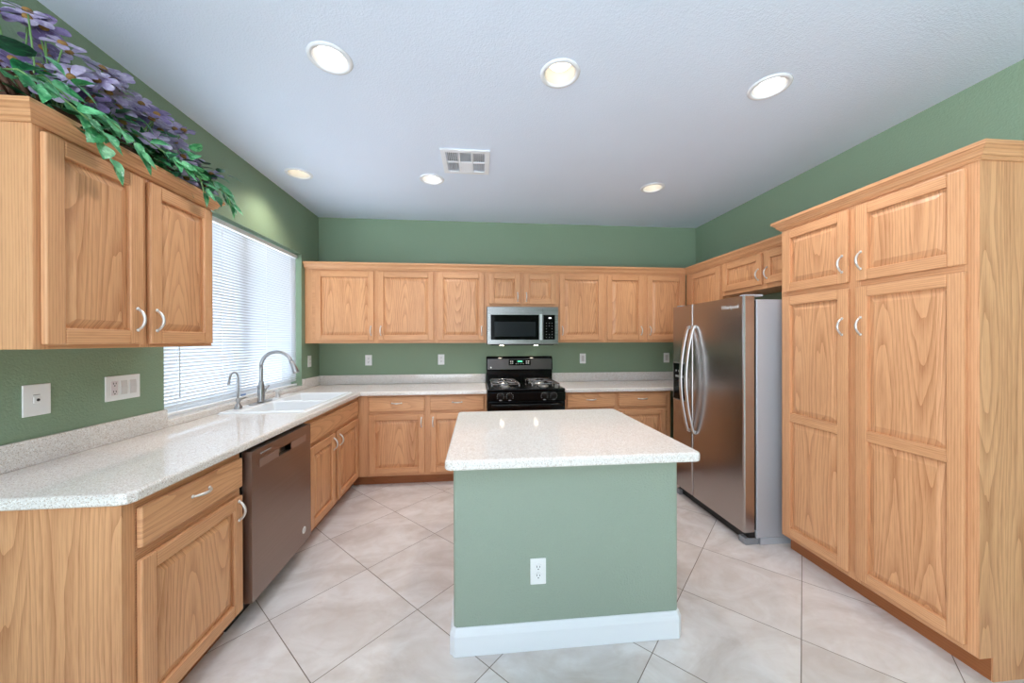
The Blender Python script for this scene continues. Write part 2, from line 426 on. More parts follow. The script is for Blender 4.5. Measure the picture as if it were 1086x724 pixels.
# --- left upper cabinet (face towards +x): origin at near end
UL0, ULW = 1.272, 0.762
ul = empty('upper_cabinet', (XL+0.33, UL0, 0), R90, 'oak wall cabinet above the left counter with flowers on top of it', 'cabinet')
carcass(ul, ULW, 0.328, UZ0, 2.105, [(0.02, 0.02), (ULW/2, 0.022), (ULW-0.02, 0.02)], [(UZ0, UZ0+0.03), (UZ0+0.03, 2.075), (2.075, 2.105)])
door(ul, 0.018, 0.356, 1.387, 2.083, ('r', 1.488)); door(ul, 0.388, 0.744, 1.387, 2.083, ('l', 1.488))
m = MB(); z = 2.098
m.sweep([(-0.001, 0.32), (-0.001, -0.001), (ULW+0.001, -0.001), (ULW+0.001, 0.32)], [(o, z+h*0.82) for o, h in CROWN], 0); m.build('crown_molding', [OH], ul)

# --- upper cabinets on the back wall
YU = YB-0.325
def upper(name, x0, x1, label, doors, z0=UZ0, group='oak wall cabinets along the back wall', left_end=0.02, right_end=0.02):
    c = empty(name, (x0, YU, 0), 0, label, 'cabinet', group); w_ = x1-x0
    st = [(left_end, left_end), (w_-right_end, right_end)]
    if len(doors) == 2: st.append(((doors[0][1]+doors[1][0])/2-x0, 0.022))
    carcass(c, w_, 0.323, z0, UZ1, st, [(z0, z0+0.03), (z0+0.03, UZ1-0.03), (UZ1-0.03, UZ1)])
    for a, e, hs in doors:
        door(c, a-x0, e-x0, z0+0.028, 2.106, (hs, z0+0.028+(0.10 if z0 < 1.5 else 0.075)))
    return c
ub1 = upper('upper_cabinet', XL+0.004, -0.443, 'double-door oak wall cabinet in the back left corner by the window', [(-1.643, -1.068, 'r'), (-1.026, -0.464, 'l')], left_end=0.035)
upper('upper_cabinet', -0.442, 0.087, 'single-door oak wall cabinet just left of the microwave', [(-0.419, 0.063, 'r')])
upper('upper_cabinet', 0.088, 0.856, 'short two-door oak cabinet above the microwave', [(0.113, 0.446, 'r'), (0.485, 0.834, 'l')], z0=1.757)
upper('upper_cabinet', 0.857, 1.382, 'single-door oak wall cabinet just right of the microwave', [(0.876, 1.360, 'l')])
upper('upper_cabinet', 1.383, 2.318, 'double-door oak wall cabinet in the back right corner left of the fridge', [(1.405, 1.818, 'r'), (1.863, 2.291, 'l')])
# --- right wall uppers (face towards -x), origin at far end
XU = XR-0.325
cr = empty('upper_cabinet', (XU, YU-0.001, 0), -R90, 'oak corner wall cabinet on the right wall, half hidden behind the fridge', 'cabinet')
wc = YU-0.001-3.163
carcass(cr, wc, 0.323, UZ0, UZ1, [(0.035, 0.035), (wc-0.01, 0.01)], [(UZ0, UZ0+0.03), (UZ0+0.03, UZ1-0.03), (UZ1-0.03, UZ1)])
door(cr, YU-3.669, YU-3.188, 1.40, 2.106, ('r', 1.50))
of = empty('upper_cabinet', (XU, 3.162, 0), -R90, 'short oak cabinet on the right wall above the fridge', 'cabinet')
wf = 3.162-2.178
carcass(of, wf, 0.323, 1.815, UZ1, [(0.012, 0.012), (0.493, 0.022), (wf-0.012, 0.012)], [(1.815, 1.845), (1.845, 2.10), (2.10, UZ1)])
door(of, 0.020, 0.478, 1.850, 2.106, ('r', 1.935)); door(of, 0.510, 0.968, 1.850, 2.106, ('l', 1.935))
# crown along the back and right runs
m = MB(); m.sweep([(XL+0.004, YU-0.001), (XU-0.001, YU-0.001), (XU-0.001, 2.214)], [(o, 2.126+h) for o, h in CROWN], 0)
tag(m.build('crown_molding', [OH]), 'oak crown molding along the top of the back wall cabinets', 'molding')

# --- pantry (face towards -x), origin at far end
PF, PY1, PY0 = 2.017, 2.174, 1.246; PW = PY1-PY0
pa = empty('pantry_cabinet', (PF, PY1, 0), -R90, 'tall oak pantry cabinet with four doors at the right of the fridge', 'cabinet')
PZ1 = 2.128
carcass(pa, PW, XR-PF-0.002, 0.10, PZ1, [(0.016, 0.016), (0.457, 0.030), (PW-0.022, 0.022)], [(0.10, 0.13), (0.13, 1.67), (1.67, 1.705), (1.705, 2.105), (2.105, PZ1)])
px = lambda y: PY1-y
door(pa, px(2.150), px(1.737), 1.706, 2.104, ('r', 1.812), name='upper_door'); door(pa, px(1.698), px(1.274), 1.706, 2.104, ('l', 1.812), name='upper_door')
door(pa, px(2.150), px(1.737), 0.130, 1.676, ('r', 1.468), [(0.868, 0.924)], name='lower_door'); door(pa, px(1.698), px(1.274), 0.130, 1.676, ('l', 1.468), [(0.868, 0.924)], name='lower_door')
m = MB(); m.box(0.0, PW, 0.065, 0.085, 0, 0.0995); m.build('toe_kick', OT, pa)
m = MB(); m.box(PW+0.0005, PW+0.006, 0.0, XR-PF-0.003, 0.10, PZ1, 0); m.box(PW+0.0005, PW+0.006, 0.065, XR-PF-0.003, 0.0, 0.0999, 0); m.build('side_panel', [OP], pa)
m = MB(); m.sweep([(-0.001, 0.30), (-0.001, -0.001), (PW+0.007, -0.001), (PW+0.007, XR-PF-0.003)], [(o, 2.120+h*0.86) for o, h in CROWN], 0); m.build('crown_molding', [OH], pa)

# --- base cabinets, left run (face towards +x)
XB = XL+0.61; BZ1 = 0.8745
e0 = empty('base_cabinet', (XB, 1.25, 0), R90, 'oak base cabinet with one drawer and one door, left of the dishwasher', 'cabinet')
w0 = 1.806-1.25
carcass(e0, w0, 0.607, 0.10, BZ1, [(0.02, 0.02), (w0-0.008, 0.008)], [(0.10, 0.13), (0.13, 0.68), (0.68, 0.71), (0.71, 0.85), (0.85, BZ1)], True)
drawer(e0, 0.040, 0.548, 0.705, 0.842); door(e0, 0.040, 0.548, 0.118, 0.665, ('r', 0.60))
m = MB(); m.box(-0.006, -0.0005, 0.0, 0.607, 0.0, BZ1); m.build('end_panel', [OP], e0)
s0 = empty('base_cabinet', (XB, 2.436, 0), R90, 'oak sink base cabinet under the white sink, right of the dishwasher', 'cabinet')
w1 = YB-0.612-2.436
carcass(s0, w1, 0.607, 0.10, 0.66, [(0.024, 0.024), (0.485, 0.03), (w1-0.024, 0.024)], [(0.10, 0.13), (0.13, 0.66)], True, 0.0, 0.074)
m = MB(); m.box(0, w1, 0.0, 0.0195, 0.6605, BZ1, 1); m.build('top_rail', OAK, s0)
drawer(s0, 0.048, 0.992, 0.705, 0.842, False, 'false_drawer_front')
door(s0, 0.048, 0.457, 0.118, 0.672, ('r', 0.595)); door(s0, 0.520, 0.992, 0.118, 0.672, ('l', 0.595))
# --- base cabinets, back run
YBF = YB-0.61
def base(x0, x1, label, fronts, hsides):
    c = empty('base_cabinet', (x0, YBF, 0), 0, label, 'cabinet'); w_ = x1-x0
    (a0, a1), (c0, c1) = fronts
    st = [((a0-x0+0.006)/2, (a0-x0+0.006)/2), ((a1+c0)/2-x0, 0.030), (w_-0.014, 0.014)]
    carcass(c, w_, 0.608, 0.10, BZ1, st, [(0.10, 0.145), (0.145, 0.68), (0.68, 0.72), (0.72, 0.865), (0.865, BZ1)], True, 0.070 if x0 < 0 else 0.0)
    for a, e, hs in ((a0, a1, hsides[0]), (c0, c1, hsides[1])):
        drawer(c, a-x0, e-x0, 0.722, 0.856); door(c, a-x0, e-x0, 0.128, 0.692, (hs, 0.615))
    return c
base(XB+0.001, 0.082, 'oak base cabinet with two drawers left of the black range', [(-1.037, -0.518), (-0.465, 0.052)], 'rl')
base(0.856, 1.975, 'oak base cabinet with two drawers between the range and fridge', [(0.884, 1.377), (1.417, 1.915)], 'rl')

# ------------------------------------------------------------------ countertops
CT0, CT1 = 0.8755, 0.914
CX = XL+0.648; CY = YB-0.648; CE = 1.222
m = MB()
m.prism([(XL+0.002, CE), (CX-0.035, CE), (CX-0.010, CE+0.010), (CX, CE+0.035), (CX, CY), (0.084, CY), (0.084, YB-0.002), (XL+0.002, YB-0.002)], CT0, CT1)
ct = m.build('countertop', STONE)
SX0, SX1, SY0, SY1 = -1.715, -1.165, 2.500, 3.392
c = MB(); c.box(SX0+0.03, SX1-0.02, SY0+0.02, SY1-0.02, 0.7, 1.0); cut(ct, [c.build('cut', STONE)])
md = ct.modifiers.new('bevel', 'BEVEL'); md.width = 0.010; md.segments = 3; md.limit_method = 'ANGLE'; md.angle_limit = math.radians(50)
tag(ct, 'speckled white L-shaped countertop holding the sink, along window and back wall', 'countertop')
BS = 1.016
m = MB(); m.box(XL+0.001, XL+0.020, CE, WY0, CT1+0.0005, BS); m.build('backsplash', STONE, ct, 0.003)
m = MB(); m.box(XL+0.001, XL+0.020, WY1, YB-0.021, CT1+0.0005, BS); m.build('backsplash', STONE, ct, 0.003)
m = MB(); m.box(XL+0.001, 0.084, YB-0.0205, YB-0.001, CT1+0.0005, BS); m.build('backsplash', STONE, ct, 0.003)
m = MB(); m.box(XL-0.098, XL+0.020, WY0+0.001, WY1-0.001, WZ0-0.034, WZ0-0.0005); m.box(XL+0.0005, XL+0.018, WY0+0.001, WY1-0.001, CT1+0.0005, WZ0-0.033)
m.build('window_ledge', STONE, ct, 0.003)
m = MB(); m.box(0.855, XR-0.002, CY, YB-0.002, CT0, CT1); cr_ = m.build('countertop', STONE, None, 0.010, 3)
tag(cr_, 'speckled white countertop section between the range and the fridge', 'countertop')
m = MB(); m.box(0.855, XR-0.002, YB-0.0205, YB-0.001, CT1+0.0005, BS); m.build('backsplash', STONE, cr_, 0.003)

# ------------------------------------------------------------------ sink, faucets
m = MB(); zt, zb = 0.927, 0.75
xs = [SX0, SX0+0.115, SX1-0.035, SX1]; ys = [SY0, SY0+0.038, (SY0+SY1)/2-0.018, (SY0+SY1)/2+0.018, SY1-0.038, SY1]
G = [[m.bm.verts.new((x, y, zt)) for y in ys] for x in xs]
for i in range(3):
    for j in range(5):
        if i == 1 and j in (1, 3): continue
        m.bm.faces.new((G[i][j], G[i+1][j], G[i+1][j+1], G[i][j+1]))
for j in (1, 3):
    top = [G[1][j], G[2][j], G[2][j+1], G[1][j+1]]
    x0, x1, y0, y1 = xs[1]+0.025, xs[2]-0.025, ys[j]+0.025, ys[j+1]-0.025
    bot = [m.bm.verts.new(p) for p in ((x0,y0,zb),(x1,y0,zb),(x1,y1,zb),(x0,y1,zb))]
    for k in range(4): m.bm.faces.new((top[k], top[(k+1)%4], bot[(k+1)%4], bot[k]))
    m.bm.faces.new(bot)
rim = [G[0][0], G[3][0], G[3][5], G[0][5]]
def border():
    out = [G[i][0] for i in range(4)] + [G[3][j] for j in range(1, 6)] + [G[i][5] for i in (2, 1, 0)] + [G[0][j] for j in (4, 3, 2, 1)]
    return out
bd = border(); low = [m.bm.verts.new((v.co.x + (0.004 if v.co.x > -1.4 else -0.004), v.co.y + (0.004 if v.co.y > 2.9 else -0.004), CT1+0.0005)) for v in bd]
for k in range(len(bd)): m.bm.faces.new((bd[k], bd[(k+1)%len(bd)], low[(k+1)%len(bd)], low[k]))
sk = m.build('sink', SINKW, None, 0.014, 4); tag(sk, 'white double-bowl drop-in sink set in the counter under the window', 'sink')
for p in sk.data.polygons: p.use_smooth = False
for j in (1, 3):
    d = MB(); d.lathe([(0.045, 0), (0.045, 0.003), (0.030, 0.002), (0.012, 0.0025)], ((xs[1]+xs[2])/2, (ys[j]+ys[j+1])/2, zb+0.001), n=24); d.build('drain', CHROME, sk)

fx, fy, fz = -1.655, 2.868, 0.9275
fa = empty('kitchen_faucet', (fx, fy, fz), 0, 'tall brushed metal gooseneck faucet with pull-down spray head behind the sink', 'faucet')
m = MB(); m.prism([(0.026*math.cos(a)+0, 0.026*math.sin(a)+(0.10 if math.sin(a) > 0 else -0.10)) for a in [2*PI*k/28+0.01 for k in range(28)]], 0.0, 0.006); m.build('base_plate', NICKEL, fa, 0.002)
m = MB(); m.lathe([(0.026,0.006),(0.026,0.012),(0.0235,0.03),(0.0255,0.08),(0.0215,0.115),(0.0165,0.15),(0.014,0.165)], n=24); m.build('body', NICKEL, fa)
m = MB(); pts = [(0, 0, 0.16)]
for k in range(0, 5): pts.append((0, 0, 0.17+0.03*k))
R_ = 0.112; zc_ = 0.275
for k in range(0, 15):
    a = PI - k*PI*0.90/14
    pts.append((R_+R_*math.cos(a), 0.002*k/14, zc_+R_*math.sin(a)))
m.tube(pts, 0.0128, 14); m.build('gooseneck_spout', NICKEL, fa)
p0 = Vector(pts[-1]); dr = (Vector(pts[-1])-Vector(pts[-2])).normalized()
m = MB(); m.tube([p0-dr*0.004, p0+dr*0.02, p0+dr*0.05, p0+dr*0.088, p0+dr*0.094], [0.0145, 0.0155, 0.019, 0.0225, 0.019], 16); m.build('spray_head', NICKEL, fa)
m = MB(); m.lathe([(0.015,0.0),(0.015,0.022),(0.011,0.028)], (0, 0.018, 0.085), 'y', 16); m.tube([(0,0.046,0.085),(0.004,0.062,0.100),(0.010,0.085,0.120)], [0.0075,0.006,0.0055], 10)
m.build('lever_handle', NICKEL, fa)
m = MB(); m.tube([(-0.004,-0.022,0.105),(-0.004,-0.032,0.112),(-0.004,-0.036,0.130)], [0.004,0.004,0.006], 8); m.build('side_button', NICKEL, fa)

wf_ = empty('filtered_water_faucet', (-1.668, 2.628, fz), 0, 'slim chrome filtered-water faucet with narrow hooked spout at the sink corner', 'faucet')
m = MB(); m.lathe([(0.026,0),(0.026,0.004),(0.019,0.022),(0.010,0.036),(0.010,0.044),(0.015,0.050),(0.015,0.066),(0.009,0.073)], n=20); m.build('body', NICKEL, wf_)
m = MB(); pts = [(0,0,0.07+0.035*k) for k in range(5)]
for k in range(1, 13):
    a = k*PI*0.88/12; pts.append((0, -0.042+0.042*math.cos(a), 0.21+0.068+0.0-0.068+0.045*math.sin(a)))
p1 = Vector(pts[-1]); pts.append((0, p1.y-0.010, p1.z-0.038)); pts.append((0, p1.y-0.012, p1.z-0.05))
m.tube(pts, [0.0062]*(len(pts)-2)+[0.0068, 0.0095], 12); m.build('hooked_spout', NICKEL, wf_)
m = MB(); m.tube([(0.0,0.014,0.058),(0.0,0.03,0.060),(0.006,0.075,0.066)], [0.006,0.0045,0.0055], 10); m.build('lever', NICKEL, wf_)

sd = empty('soap_dispenser', (-1.662, 3.105, fz), 0, 'small chrome soap dispenser pump right of the gooseneck faucet', 'dispenser')
m = MB(); m.lathe([(0.024,0),(0.024,0.004),(0.017,0.012),(0.015,0.030),(0.012,0.036)], n=20); m.build('base', CHROME, sd)
m = MB(); m.lathe([(0.017,0.0365),(0.019,0.042),(0.019,0.058),(0.012,0.064)], n=20); m.tube([(0.01,0,0.052),(0.05,0.0,0.056),(0.075,0,0.046)], [0.008,0.006,0.005], 10); m.build('pump_head', CHROME, sd)

# ------------------------------------------------------------------ window blind
bl = empty('window_blind', (XL-0.052, (WY0+WY1)/2, 0), 0, 'white closed mini blind covering the window over the sink', 'blind')
hw = (WY1-WY0)/2-0.012; hwr = hw
m = MB(); m.box(-0.018, 0.022, -hw, hw, WZ1-0.052, WZ1-0.018); m.build('headrail', WHITE, bl, 0.003)
m = MB(); pitch = 0.0208; z = WZ1-0.066; tilt = math.radians(57); n_ = 0
while z > WZ0+0.035:
    pf = []
    for k in range(5):
        q = (k/4-0.5)*0.025; c_ = 0.0034*(1-(2*(k/4)-1)**2)
        pf.append((q*math.cos(tilt)+c_*math.sin(tilt), q*math.sin(tilt)-c_*math.cos(tilt)+z))
    va = [m.bm.verts.new((x, -hw, zz)) for x, zz in pf]; vb = [m.bm.verts.new((x, hw, zz)) for x, zz in pf]
    for k in range(4): m.bm.faces.new((va[k], va[k+1], vb[k+1], vb[k])).smooth = True
    z -= pitch
m.build('slats', SLAT, bl)
m = MB(); m.box(-0.013, 0.013, -hw, hw, WZ0+0.006, WZ0+0.022); m.build('bottom_rail', WHITE, bl, 0.003)
for y in (-hw+0.12, -0.26, 0.26, hw-0.12):
    m = MB(); m.tube([(0.0135, y, WZ0+0.02), (0.0135, y, WZ1-0.05)], 0.0011, 6); m.build('ladder_cord', WHITE, bl)
m = MB(); m.tube([(0.020, -hw+0.13, WZ1-0.06), (0.024, -hw+0.13, 1.06)], 0.004, 8); m.build('tilt_wand', plain('clear_wand', lin(215,218,222), 0.2), bl)
m = MB(); m.box(0.0142, 0.0150, -0.075, -0.015, WZ0+0.026, WZ0+0.040); tag(m.build('warning_label', BLUEP, bl), 'small pale blue label on the lowest slats')

# ------------------------------------------------------------------ dishwasher
dw = empty('dishwasher', (XB, 1.812, 0), R90, 'stainless steel dishwasher built in under the left counter', 'dishwasher')
W = 0.620
m = MB(); m.box(0.0, W, 0.004, 0.58, 0.10, 0.868); m.build('tub_body', MATBLK, dw)
m = MB(); hx0, hx1, hz0, hz1 = 0.245, 0.372, 0.762, 0.803; x0, x1, z0, z1 = 0.012, W-0.008, 0.122, 0.858; yf = -0.045
for a in ((x0, hx0, z0, z1), (hx1, x1, z0, z1), (hx0, hx1, z0, hz0), (hx0, hx1, hz1, z1)): m.box(a[0], a[1], yf, 0.0, a[2], a[3])
bmesh.ops.remove_doubles(m.bm, verts=m.bm.verts[:], dist=1e-5)
inner = [f for f in m.bm.faces if f.calc_center_median().y > yf+0.002 and f.calc_center_median().y < -0.002 and x0+0.01 < f.calc_center_median().x < x1-0.01 and z0+0.01 < f.calc_center_median().z < z1-0.01 and not (hx0-0.001 <= f.calc_center_median().x <= hx1+0.001 and hz0-0.001 <= f.calc_center_median().z <= hz1+0.001)]
bmesh.ops.delete(m.bm, geom=inner, context='FACES_ONLY')
dd = m.build('door', STEEL_D, dw)
m = MB(); m.box(hx0, hx1, -0.012, -0.001, hz0, hz1, 0); m.build('pocket_handle', HANDLE_S, dd)
BAND = plain('dull_steel_band', lin(172,150,140), 0.42, 0.7)
for a, e in ((0.075, hx0-0.001), (hx1+0.001, W-0.07)):
    m = MB(); m.box(a, e, yf-0.0012, yf-0.0002, 0.762, 0.803); tag(m.build('handle_band', BAND, dd), 'lighter band beside the pocket handle')
m = MB(); m.box(0.080, 0.172, yf-0.0010, yf-0.0002, 0.828, 0.834); m.build('print_line', GREYP, dd)
m = MB(); m.lathe([(0.021, 0), (0.021, 0.0012)], (W-0.098, yf-0.0002, 0.207), '-y', 28); st_ = m.build('round_sticker', WHITE, dd)
m = MB(); m.lathe([(0.0155, 0), (0.0155, 0.0004)], (W-0.098, yf-0.0016, 0.207), '-y', 24); m.build('sticker_mark', plain('sticker_grey', lin(214,214,214), 0.5), st_)
m = MB(); m.box(0.002, W-0.002, 0.07, 0.09, 0.001, 0.0995); m.build('toe_kick', MATBLK, dw)

# ------------------------------------------------------------------ gas range
RX0, RX1 = 0.0885, 0.8505; RW = RX1-RX0
ra = empty('gas_range', (RX0, YB-0.004, 0), 0, 'black freestanding gas range between the back counters', 'stove')
D = 0.655
m = MB(); m.box(0, RW, -D, -0.012, 0.06, 0.895); m.build('body', BLACK, ra, 0.003)
m = MB(); m.box(-0.0, RW, -D-0.012, -0.085, 0.896, 0.925)
ck = m.build('cooktop', BLACK, ra, 0.008, 3)
# backguard: lower riser and slanted console
m = MB(); m.prism_x([(-0.010, 0.90), (-0.072, 0.926), (-0.072, 1.0545), (-0.010, 1.0545)], 0.004, RW-0.004); m.build('backguard_riser', BLACK, ra, 0.004)
m = MB(); m.prism_x([(-0.008, 1.0550), (-0.087, 1.0550), (-0.066, 1.200), (-0.050, 1.216), (-0.008, 1.216)], 0, RW); con = m.build('backguard_console', BLACK, ra, 0.016, 4)
sl = math.atan2(0.021, 0.145)
def on_console(x, z, name, w_, h_, mat, lift=0.0008, parent=con):
    y = -0.087 + (z-1.0550)*0.021/0.145
    m = MB(); m.box(-w_/2, w_/2, -lift, 0.0006, -h_/2, h_/2); o = m.build(name, mat, parent); o.location = (x, y-0.0008, z); o.rotation_euler = (-sl, 0, 0); return o
on_console(RW/2, 1.127, 'steel_panel', RW-0.03, 0.118, PANEL_DK)
on_console(RW/2, 1.146, 'keypad', 0.250, 0.066, BLACKG, 0.0016)
on_console(RW/2+0.004, 1.157, 'clock_display', 0.080, 0.026, plain('green_lcd', lin(18,70,44), 0.3), 0.0022)
on_console(RW/2+0.004, 1.157, 'clock_digits', 0.048, 0.010, CLOCK, 0.0028)
for k, (dx, dz) in enumerate([(-0.104,.012),(-0.082,.012),(-0.104,-.010),(-0.082,-.010),(-0.040,-.016),(-0.015,-.016),(0.012,-.016),(0.040,-.016),(0.080,.012),(0.102,.012),(0.080,-.010),(0.102,-.010)]):
    on_console(RW/2+dx, 1.146+dz, 'button', 0.014, 0.010 if abs(dx) > .05 else 0.006, BTNG, 0.0024)
on_console(0.052, 1.090, 'badge', 0.016, 0.016, WHITE, 0.0018)
# grates
def grate(x0, x1):
    m = MB(); y0, y1 = -0.60, -0.115; zt = 0.962; r = 0.0065
    m.tube([(x0,y0,zt),(x1,y0,zt)], r, 8); m.tube([(x0,y1,zt),(x1,y1,zt)], r, 8); m.tube([(x0,y0,zt),(x0,y1,zt)], r, 8); m.tube([(x1,y0,zt),(x1,y1,zt)], r, 8)
    ymid = (y0+y1)/2; m.tube([(x0,ymid,zt),(x1,ymid,zt)], r, 8)
    xm = (x0+x1)/2
    for ya, yb in ((y0, ymid), (ymid, y1)):
        yc = (ya+yb)/2
        for (sx_, sy_) in ((x0, yc), (x1, yc)): m.tube([(sx_, sy_, zt), (xm+(0.035 if sx_ > xm else -0.035), sy_, zt+0.004)], r*0.9, 8)
        for sy_ in (ya, yb): m.tube([(xm, sy_, zt), (xm, yc+(0.035 if sy_ > yc else -0.035), zt+0.004)], r*0.9, 8)
    for x in (x0, x1):
        for y in (y0, y1, ymid): m.tube([(x,y,zt),(x,y,0.9255)], r, 8)
    return m.build('grate', IRON, ra)
for x0, x1 in ((0.045, 0.315), (RW-0.315, RW-0.045)):
    grate(x0, x1)
    for y in (-0.479, -0.236):
        m = MB(); m.lathe([(0.050,0.9255),(0.048,0.930),(0.036,0.931),(0.034,0.940)], ((x0+x1)/2, y, 0), n=24); bn = m.build('burner', HANDLE_S, ra)
        m = MB(); m.lathe([(0.033,0.9405),(0.033,0.948),(0.026,0.951)], ((x0+x1)/2, y, 0), n=24); m.build('burner_cap', IRON, bn)
m = MB(); m.prism_x([(-D-0.0005, 0.812), (-D-0.034, 0.812), (-D-0.030, 0.895), (-D-0.0005, 0.8955)], 0.0, RW); cp = m.build('control_panel', BLACK, ra, 0.005, 3)
for x in (0.122, 0.212, 0.552, 0.642):
    m = MB(); m.lathe([(0.027,0),(0.027,0.006),(0.021,0.010),(0.019,0.026),(0.016,0.028)], (x, -D-0.033, 0.856), '-y', 24); m.box(x-0.0045, x+0.0045, -D-0.066, -D-0.058, 0.838, 0.874)
    kn = m.build('knob', plain('knob_black', lin(22,22,23), 0.2), cp)
    m = MB()
    for a in range(0, 9):
        th = math.radians(-30+30*a-0); m.box(x+0.034*math.cos(th)-0.002, x+0.034*math.cos(th)+0.002, -D-0.0345, -D-0.0335, 0.856+0.034*math.sin(th)-0.002, 0.856+0.034*math.sin(th)+0.002)
    m.box(x-0.014, x+0.014, -D-0.0350, -D-0.0340, 0.8185, 0.8215)
    m.build('dial_marks', MARK, kn)
m = MB(); m.box(0.004, RW-0.004, -D-0.030, -D-0.0005, 0.245, 0.806); od = m.build('oven_door', BLACK, ra, 0.005, 3)
m = MB(); m.box(0.12, RW-0.12, -D-0.0318, -D-0.0302, 0.36, 0.66); m.build('oven_window', BLACKG, od)
m = MB(); m.tube([(0.035,-D-0.070,0.775),(0.10,-D-0.078,0.777),(RW/2,-D-0.080,0.778),(RW-0.10,-D-0.078,0.777),(RW-0.035,-D-0.070,0.775)], 0.0135, 12)
for x in (0.04, RW-0.04): m.tube([(x,-D-0.028,0.772),(x,-D-0.070,0.775)], 0.011, 10)
m.build('oven_handle', BLACK, od)
m = MB(); m.box(0.004, RW-0.004, -D-0.026, -D-0.0005, 0.075, 0.238); m.build('drawer', BLACK, ra, 0.005)
m = MB(); m.box(0.03, RW-0.03, -D+0.03, -0.05, 0.0, 0.0595); m.build('plinth', MATBLK, ra)

# ------------------------------------------------------------------ microwave
mw = empty('microwave', (0.0915, YB-0.002, 1.354), 0, 'stainless over-the-range microwave hanging above the black stove', 'microwave')
MW = 0.753; MD = 0.372; MH = 0.398
m = MB(); m.box(0, MW, -MD, 0, 0, MH); m.build('body', plain('grey_microwave_case', lin(120,120,122), 0.4, 0.6), mw, 0.003)
m = MB(); m.box(0.0, 0.583, -MD-0.028, -MD-0.0005, 0.003, MH-0.002); dr_ = m.build('door', STEEL_M, mw, 0.003)
m = MB(); m.box(0.038, 0.545, -MD-0.0295, -MD-0.0282, 0.050, 0.312); gl = m.build('door_glass', BLACKG, dr_)
m = MB(); m.box(0.076, 0.512, -MD-0.0303, -MD-0.0296, 0.085, 0.240); m.build('window_mesh', DKGLASS, gl)
m = MB(); m.box(0.549, 0.577, -MD-0.062, -MD-0.046, 0.045, 0.318); m.box(0.553, 0.573, -MD-0.048, -MD-0.0285, 0.055, 0.085); m.box(0.553, 0.573, -MD-0.048, -MD-0.0285, 0.28, 0.31); m.build('handle', HANDLE_S, dr_, 0.004)
m = MB(); m.box(0.584, MW, -MD-0.028, -MD-0.0005, 0.003, MH-0.002); cpn = m.build('control_panel', STEEL_M, mw, 0.003)
m = MB(); m.box(0.592, 0.718, -MD-0.0295, -MD-0.0282, 0.050, 0.312); kp = m.build('keypad', BLACKG, cpn)
m = MB(); m.box(0.650, 0.678, -MD-0.0302, -MD-0.0296, 0.272, 0.286); m.build('display', LCD, kp)
for r_ in range(6):
    for c_ in range(3):
        if r_ in (2, 3) and c_ == 1: continue
        m = MB(); m.box(0.622+c_*0.030, 0.630+c_*0.030, -MD-0.0301, -MD-0.0296, 0.072+r_*0.030, 0.077+r_*0.030); m.build('key', GREYP, kp)
for x in (0.165, 0.545):
    m = MB(); m.lathe([(0.022, -0.013), (0.022, -0.0085)], (x, -0.20, 0), n=20); m.build('cooktop_light', emit('cooktop_light_glow', (1.0, 0.86, 0.66, 1), 14.0), mw)
    ld = bpy.data.lights.new('cooktop_lamp', 'SPOT'); ld.energy = 2.0; ld.spot_size = math.radians(140); ld.spot_blend = 0.8; ld.shadow_soft_size = 0.02; ld.color = (1.0, 0.86, 0.66)
    lo = bpy.data.objects.new('cooktop_lamp', ld); COL.objects.link(lo); lo.parent = mw; lo.location = (x, -0.20, -0.017)
m = MB(); m.lathe([(0.008, 0), (0.008, 0.001)], (0.375, -MD-0.0282, 0.352), '-y', 20); m.build('badge', GREYP, dr_)
m = MB(); m.box(0.04, MW-0.04, -MD+0.02, -0.05, -0.008, -0.0005); m.build('grease_filter', MATBLK, mw)

# ------------------------------------------------------------------ refrigerator (face towards -x)
FX, FY1, FY0 = 1.783, 3.095, 2.222
fr = empty('refrigerator', (FX, FY1, 0), -R90, 'stainless side-by-side refrigerator standing left of the pantry', 'refrigerator')
FW = FY1-FY0; SP = FY1-2.797
m = MB(); m.box(0.004, FW-0.004, 0.098, 0.80, 0.045, 1.672); m.build('body', FRIDGE_G, fr, 0.006, 3)
m = MB(); m.box(0.012, FW-0.012, 0.078, 0.0975, 0.10, 1.665); m.build('door_gasket', MATBLK, fr)
def fdoor(x0, x1, name):
    m = MB(); y0 = 0.0
    pr = [(x0, 0.012), (x0+0.004, 0.003), (x0+0.014, 0.0), (x1-0.014, 0.0), (x1-0.004, 0.003), (x1, 0.012), (x1, 0.077), (x0, 0.077)]
    m.quadloft([[(x, y, 0.092) for x, y in pr], [(x, y, 1.694) for x, y in pr]], 0)
    return m.build(name, STEEL_F, fr)
fz_ = fdoor(0.0, SP-0.003, 'freezer_door'); rd = fdoor(SP+0.003, FW, 'refrigerator_door')
def fhandle(x, par):
    m = MB(); N = 22; rings = []
    za, zb_ = 0.625, 1.512
    for k in range(N+1):
        q = k/N; zz = za+(zb_-za)*q; o = -0.010-0.070*math.sin(PI*q)**0.8
        wd = 0.0135; th = 0.011
        rings.append([(x-wd, o-th, zz), (x+wd, o-th, zz), (x+wd, o+th*0.4, zz), (x-wd, o+th*0.4, zz)])
    m.quadloft(rings, 0)
    for zz in (za+0.008, zb_-0.008): m.box(x-0.012, x+0.012, -0.012, -0.0002, zz-0.014, zz+0.014)
    return m.build('handle', HANDLE_S, par, 0.004, 3)
fhandle(SP-0.034, fz_); fhandle(SP+0.040, rd)
dx0, dx1 = FY1-3.070, FY1-2.880
m = MB(); m.box(dx0-0.012, dx1+0.012, -0.0055, -0.0004, 0.862, 1.198); dpf = m.build('dispenser_frame', plain('grey_dispenser_bezel', lin(150,150,152), 0.35, 0.6), fz_, 0.003)
m = MB(); m.box(dx0, dx1, -0.0070, -0.0056, 0.872, 1.188); dp = m.build('water_dispenser', BLACKG, dpf)
